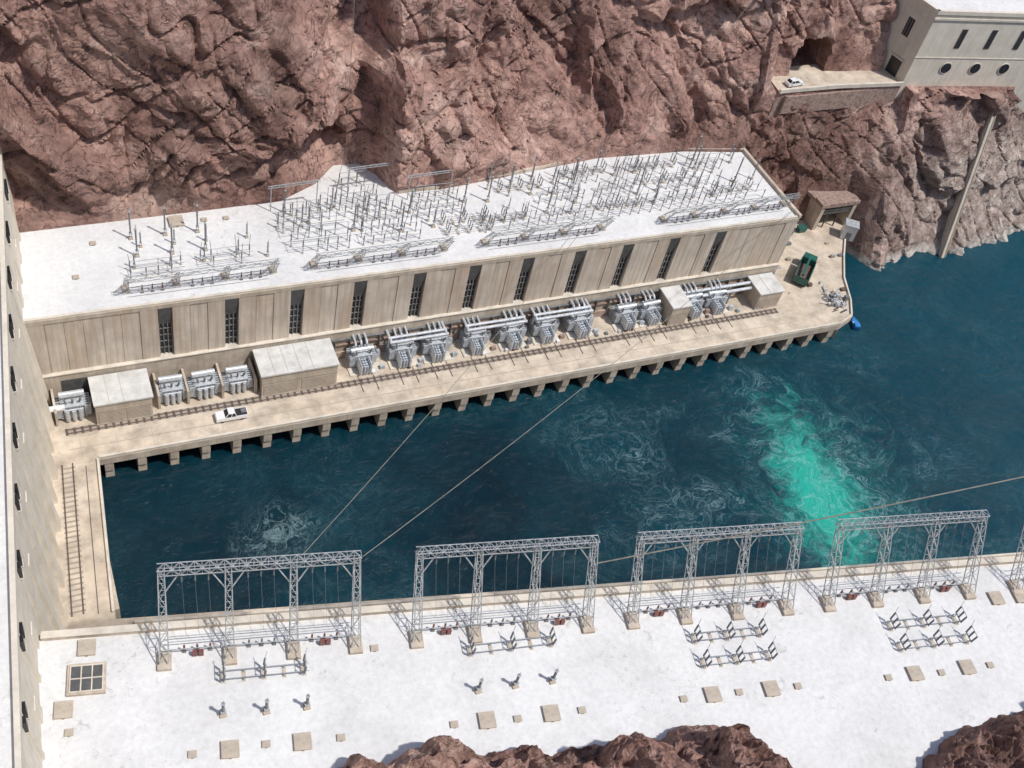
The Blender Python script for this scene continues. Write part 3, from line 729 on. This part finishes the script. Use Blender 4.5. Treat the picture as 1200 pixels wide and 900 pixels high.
# ------------------------------------------------------------ switchgear
def disc_row(L,k1=1.0):
    m=MB(); r=random.Random(9)
    for yy in (-0.6,0.6): m.beam((-0.6,yy,0.9),(L+0.6,yy,0.9),0.1*k1,M_STEEL)
    for k in range(5):
        x=L*k/4
        for yy in (-0.6,0.6): m.beam((x,yy,0),(x,yy,0.9),0.1*k1,M_STEEL)
        m.box(x-0.25,x+0.25,-0.8,0.8,0,0.1,M_CONC)
    for k in range(3):
        x=L*k/2
        m.beam((x,-1.0,1.0),(x,1.0,1.0),0.14*k1,M_STEELD)
        for yy in (-0.85,0.0,0.85): m.insul((x,yy,1.05),(x+0.12,yy*1.1,2.7),0.17*k1,M_PORC,7)
        m.cyl((x+.12,-1.0,2.75),(x+.12,1.0,2.75),0.06*k1,M_STEEL); m.cyl((x+.12,1.0,2.75),(x+.4,1.4,3.6),0.045*k1,M_STEEL)
    return m.mesh('disconnect_switch')
D10=disc_row(10.6); D11=disc_row(11.9); DF=disc_row(9,0.7)
def row(a,b,me,z=26): put('disconnect_switch',me,(a[0],a[1],z),math.atan2(b[1]-a[1],b[0]-a[0]))
row((15.4,72),(25.9,70.1),D10);row((48.9,66.2),(60.2,64.4),D11);row((82.1,58.6),(92.6,56.7),D10);row((81.5,54.6),(91.9,52.8),D10)
row((114.2,51.6),(126.1,49.4),D11);row((113.6,48.0),(125.3,46.0),D11)
def arrester(h,r,mat,w=1.0):
    m=MB(); m.box(-.45*w,.45*w,-.45*w,.45*w,0,.3,M_CONC); m.beam((-.22*w,0,.3),(-.22*w,0,1.0),.1*w,M_STEELD); m.beam((.22*w,0,.3),(.22*w,0,1.0),.1*w,M_STEELD)
    m.box(-.35*w,.35*w,-.35*w,.35*w,1.0,1.1,M_STEEL); m.insul((0,0,1.1),(0,0,h),r,mat,8); m.cyl((0,0,h),(0,0,h+.12),r*1.3,M_STEEL,10); m.cyl((0,0,h+.12),(0.1,0,h+.8),.045,M_STEEL)
    return m.mesh('surge_arrester')
AR=arrester(3.1,.22,M_PORC); AR2=arrester(4.8,.14,M_STEELD,.6); AR3=arrester(3.2,.14,M_PORC,.6)
for x,y in ((14.2,66.9),(19.6,65.7),(24.8,64.8),(47.8,60.3),(53.1,59.5),(58.5,58.6)): put('surge_arrester',AR,(x,y,26))
for x,y in ((18.5,160.2),(24.5,160.2),(30.2,160.0),(18.8,155.5),(24.8,155.2),(30.6,155.0)): put('surge_arrester',AR2,(x,y,26),0,1.3)
for x,y in ((19.8,157.8),(25.6,157.6),(31.2,157.4),(17.8,152.5),(24.0,152.3),(29.8,152.2),(36,153),(38.5,157),(41,151.5)): put('surge_arrester',AR3,(x,y,26))
def busframe(L,W,h,nx,seed,rows=2):
    r=random.Random(seed); m=MB()
    for j in range(rows):
        y=W*j/(rows-1)
        m.cyl((0,y,h),(L,y,h),.055,M_STEEL,6)
        if r.random()<.6: m.beam((0,y,h*0.55),(L,y,h*0.55),.08,M_STEEL)
        for k in range(nx+1):
            if r.random()<.12: continue
            x=L*k/nx+r.uniform(-.4,.4); m.beam((x,y,0),(x,y,h*0.55),.11,M_STEELD); m.insul((x,y,h*.55),(x,y,h),.14,M_PORC,4)
            if r.random()<.65: m.cyl((x,y,h),(x+r.uniform(-.3,.5),y,h+r.uniform(1.0,3.2)),.05,M_STEELD,5)
            m.box(x-.2,x+.2,y-.2,y+.2,0,.1,M_CONC)
    for k in range(0,nx+1,3): m.beam((L*k/nx,0,h*.55),(L*k/nx,W,h*.55),.08,M_STEEL)
    return m.mesh('bus_support_frame')
rr=random.Random(21)
for L,W,nx,loc in ((9,1.8,4,(17,150.2)),(9,1.8,4,(29,150.4)),(11,2.2,5,(45.5,151)),(11,2.2,5,(59,151.2)),(12,2.0,5,(45,155)),(10,2.4,5,(59.5,155.3)),(9,2,4,(46,159.4)),(10,2,4,(57.5,159.6)),(7,1.8,3,(58,163.2)),(5,1.5,3,(59.5,168)),
    (9,2,4,(72,157)),(8,2,4,(73,161)),(11,2,5,(84,150.5)),(10,2,5,(97,150.8)),(12,2,5,(111,150.4)),(10,2,5,(124,150.7)),(12,2,5,(137,150.6)),
    (10,2,4,(98,157)),(9,2,4,(112,156.5)),(10,2,4,(128,156.8)),(9,2,4,(104,161.5)),(9,2,4,(120,161.8)),(8,2,4,(136,161.5))):
    put('bus_support_frame',busframe(L,W,rr.uniform(1.9,3.4),nx,rr.random(),2),(loc[0],loc[1],26),rr.uniform(-.02,.02))
for x,y in ((76,151.5),(76,154.6),(91,162),(107,164.6),(124,159.3),(124,164),(110,153.4),(84,153.6),(138,154)): put('disconnect_switch',DF,(x,y,26))
r=random.Random(5)
for j,(ya) in enumerate((153.5,156.2,159.8,162.6,165)):
    for k in range(15):
        x=(80 if j else 74)+k*4.9+j*1.3
        if x<151 and r.random()<.75: put('surge_arrester',AR2 if r.random()<.6 else AR3,(x,ya+r.uniform(-.6,.6),26),0,r.uniform(.75,1.35))
for k in range(20): put('surge_arrester',AR2 if k%2 else AR3,(45+k*1.5+r.uniform(-.5,.5),r.uniform(152,163),26),0,r.uniform(.8,1.3))
m=MB(); L=9
for x in (0,L): m.beam((x,0,0),(x,0,6.0),.16,M_STEEL)
m.beam((-0.6,0,6.0),(L+.6,0,6.0),.14,M_STEEL); m.beam((-0.6,0,5.5),(L+.6,0,5.5),.1,M_STEEL)
for k in range(7): m.beam((L*k/7,0,5.5),(L*(k+.5)/7,0,6.0),.07,M_STEEL); 
me=m.mesh('bus_portal_frame')
for x,y in ((60.5,166.5),(71.5,162.5),(44.5,163.5)): put('bus_portal_frame',me,(x,y,26),0.05)

# ------------------------------------------------------------ roof furniture, near wing
def hatch(w,l,h):
    m=MB(); m.box(-w/2,w/2,-l/2,l/2,0,h,M_SHED); m.box(-w/2-.08,w/2+.08,-l/2-.08,l/2+.08,h,h+.1,M_SHED); m.box(-.15,.15,-l/2-.12,-l/2-.08,h*.3,h*.7,M_STEELD)
    return m.mesh('roof_hatch')
H1=hatch(2.1,2.2,.35);H2=hatch(.9,.8,.2)
for x,y in ((14,61.9),(23,60.2),(47.4,55.8),(56.4,54.1),(80.4,49.8),(89.5,48),(113.2,43.5),(122.3,41.9),(135.5,50.8),(140,49.9),(-4.6,73.2)): put('roof_hatch',H1,(x,y,26),A)
for x,y in ((9.4,62.7),(18.5,61.3),(27.9,59.3),(42.9,56.6),(51.6,54.8),(60.8,53.3),(75.9,50.5),(84.5,49),(93.8,47.2),(108.6,44.2),(117.6,42.4),(126.4,41.1),(36,70.5),(-4.4,70)): put('roof_hatch',H2,(x,y,26),A)
for x,y in ((8,152),(12,160),(32,163.0),(36,162.8)): put('roof_hatch',H2,(x,y,26))
put('roof_hatch',hatch(2.4,2.6,.5),(27,163.2,26)); put('roof_hatch',H1,(-0.6,81.2,26),A)
m=MB(); m.box(-2.6,2.6,-2.4,2.4,0,.5,M_CONC); m.box(-2.2,2.2,-2.0,2.0,.5,.56,M_SLOT)
for k in range(4): m.box(-2.2+k*1.467-.09,-2.2+k*1.467+.09,-2.1,2.1,.56,.66,M_PALE)
for k in range(3): m.box(-2.3,2.3,-2.0+k*2-.09,-2.0+k*2+.09,.56,.64,M_PALE)
put('skylight',m.mesh('skylight'),(-1.3,76.7,26),A,.92)

# ------------------------------------------------------------ overhead cables
def cable(p,q,sag,r,name='overhead_cable'):
    c=bpy.data.curves.new(name,'CURVE');c.dimensions='3D';c.bevel_depth=r;c.bevel_resolution=2
    s=c.splines.new('POLY');n=28;s.points.add(n)
    for i in range(n+1):
        t=i/n;v=Vector(p).lerp(Vector(q),t);v.z-=sag*4*t*(1-t);s.points[i].co=(v.x,v.y,v.z,1)
    c.materials.append(M_CABLE);o=bpy.data.objects.new(name,c);COL.objects.link(o)
cable((67.2,68.6,38),(190,38,86),1.5,0.10)
cable((35.6,78.3,38),(153.6,144.5,27.5),3.0,0.055)
cable((27,80,38),(103,145.2,30.5),2.0,0.05)
cable((100,146,30.5),(165,178,90),2,0.05)
cable((60,168,32),(62,181,110),1,0.05)
cable((73,164.5,30),(77,180,110),0.5,0.05)
cable((91,168,32),(93,183,110),0.5,0.05)

# ------------------------------------------------------------ camera
cd=bpy.data.cameras.new('camera'); cam=bpy.data.objects.new('camera',cd); COL.objects.link(cam)
R=Vector((.912,-.368,.181)).normalized(); F=Vector((.3754,.570,-.7307)).normalized(); Up=R.cross(F).normalized(); R=F.cross(Up)
mt=Matrix((R,Up,-F)).transposed().to_4x4(); mt.translation=Vector((0,0,170)); cam.matrix_world=mt
cd.sensor_width=36; cd.lens=39.96; cd.clip_start=0.5; cd.clip_end=8000
scene.camera=cam

# ------------------------------------------------------------ light
S=Vector((0.34,-0.37,0.865)).normalized(); el=math.asin(S.z)
sd=bpy.data.lights.new('sun','SUN'); sd.energy=3.4; sd.angle=math.radians(2.0); sd.color=(1,.965,.91)
so=bpy.data.objects.new('sun',sd); COL.objects.link(so); so.rotation_euler=(-S).to_track_quat('-Z','Y').to_euler(); so.location=(0,0,300)
wd=bpy.data.worlds.new('World'); scene.world=wd; wd.use_nodes=True; n=wd.node_tree.nodes; bg=n['Background']
sk=n.new('ShaderNodeTexSky'); sk.sky_type='NISHITA'; sk.sun_disc=False; sk.sun_elevation=el; sk.sun_rotation=math.atan2(S.x,S.y)
wd.node_tree.links.new(sk.outputs[0],bg.inputs[0]); bg.inputs[1].default_value=0.15
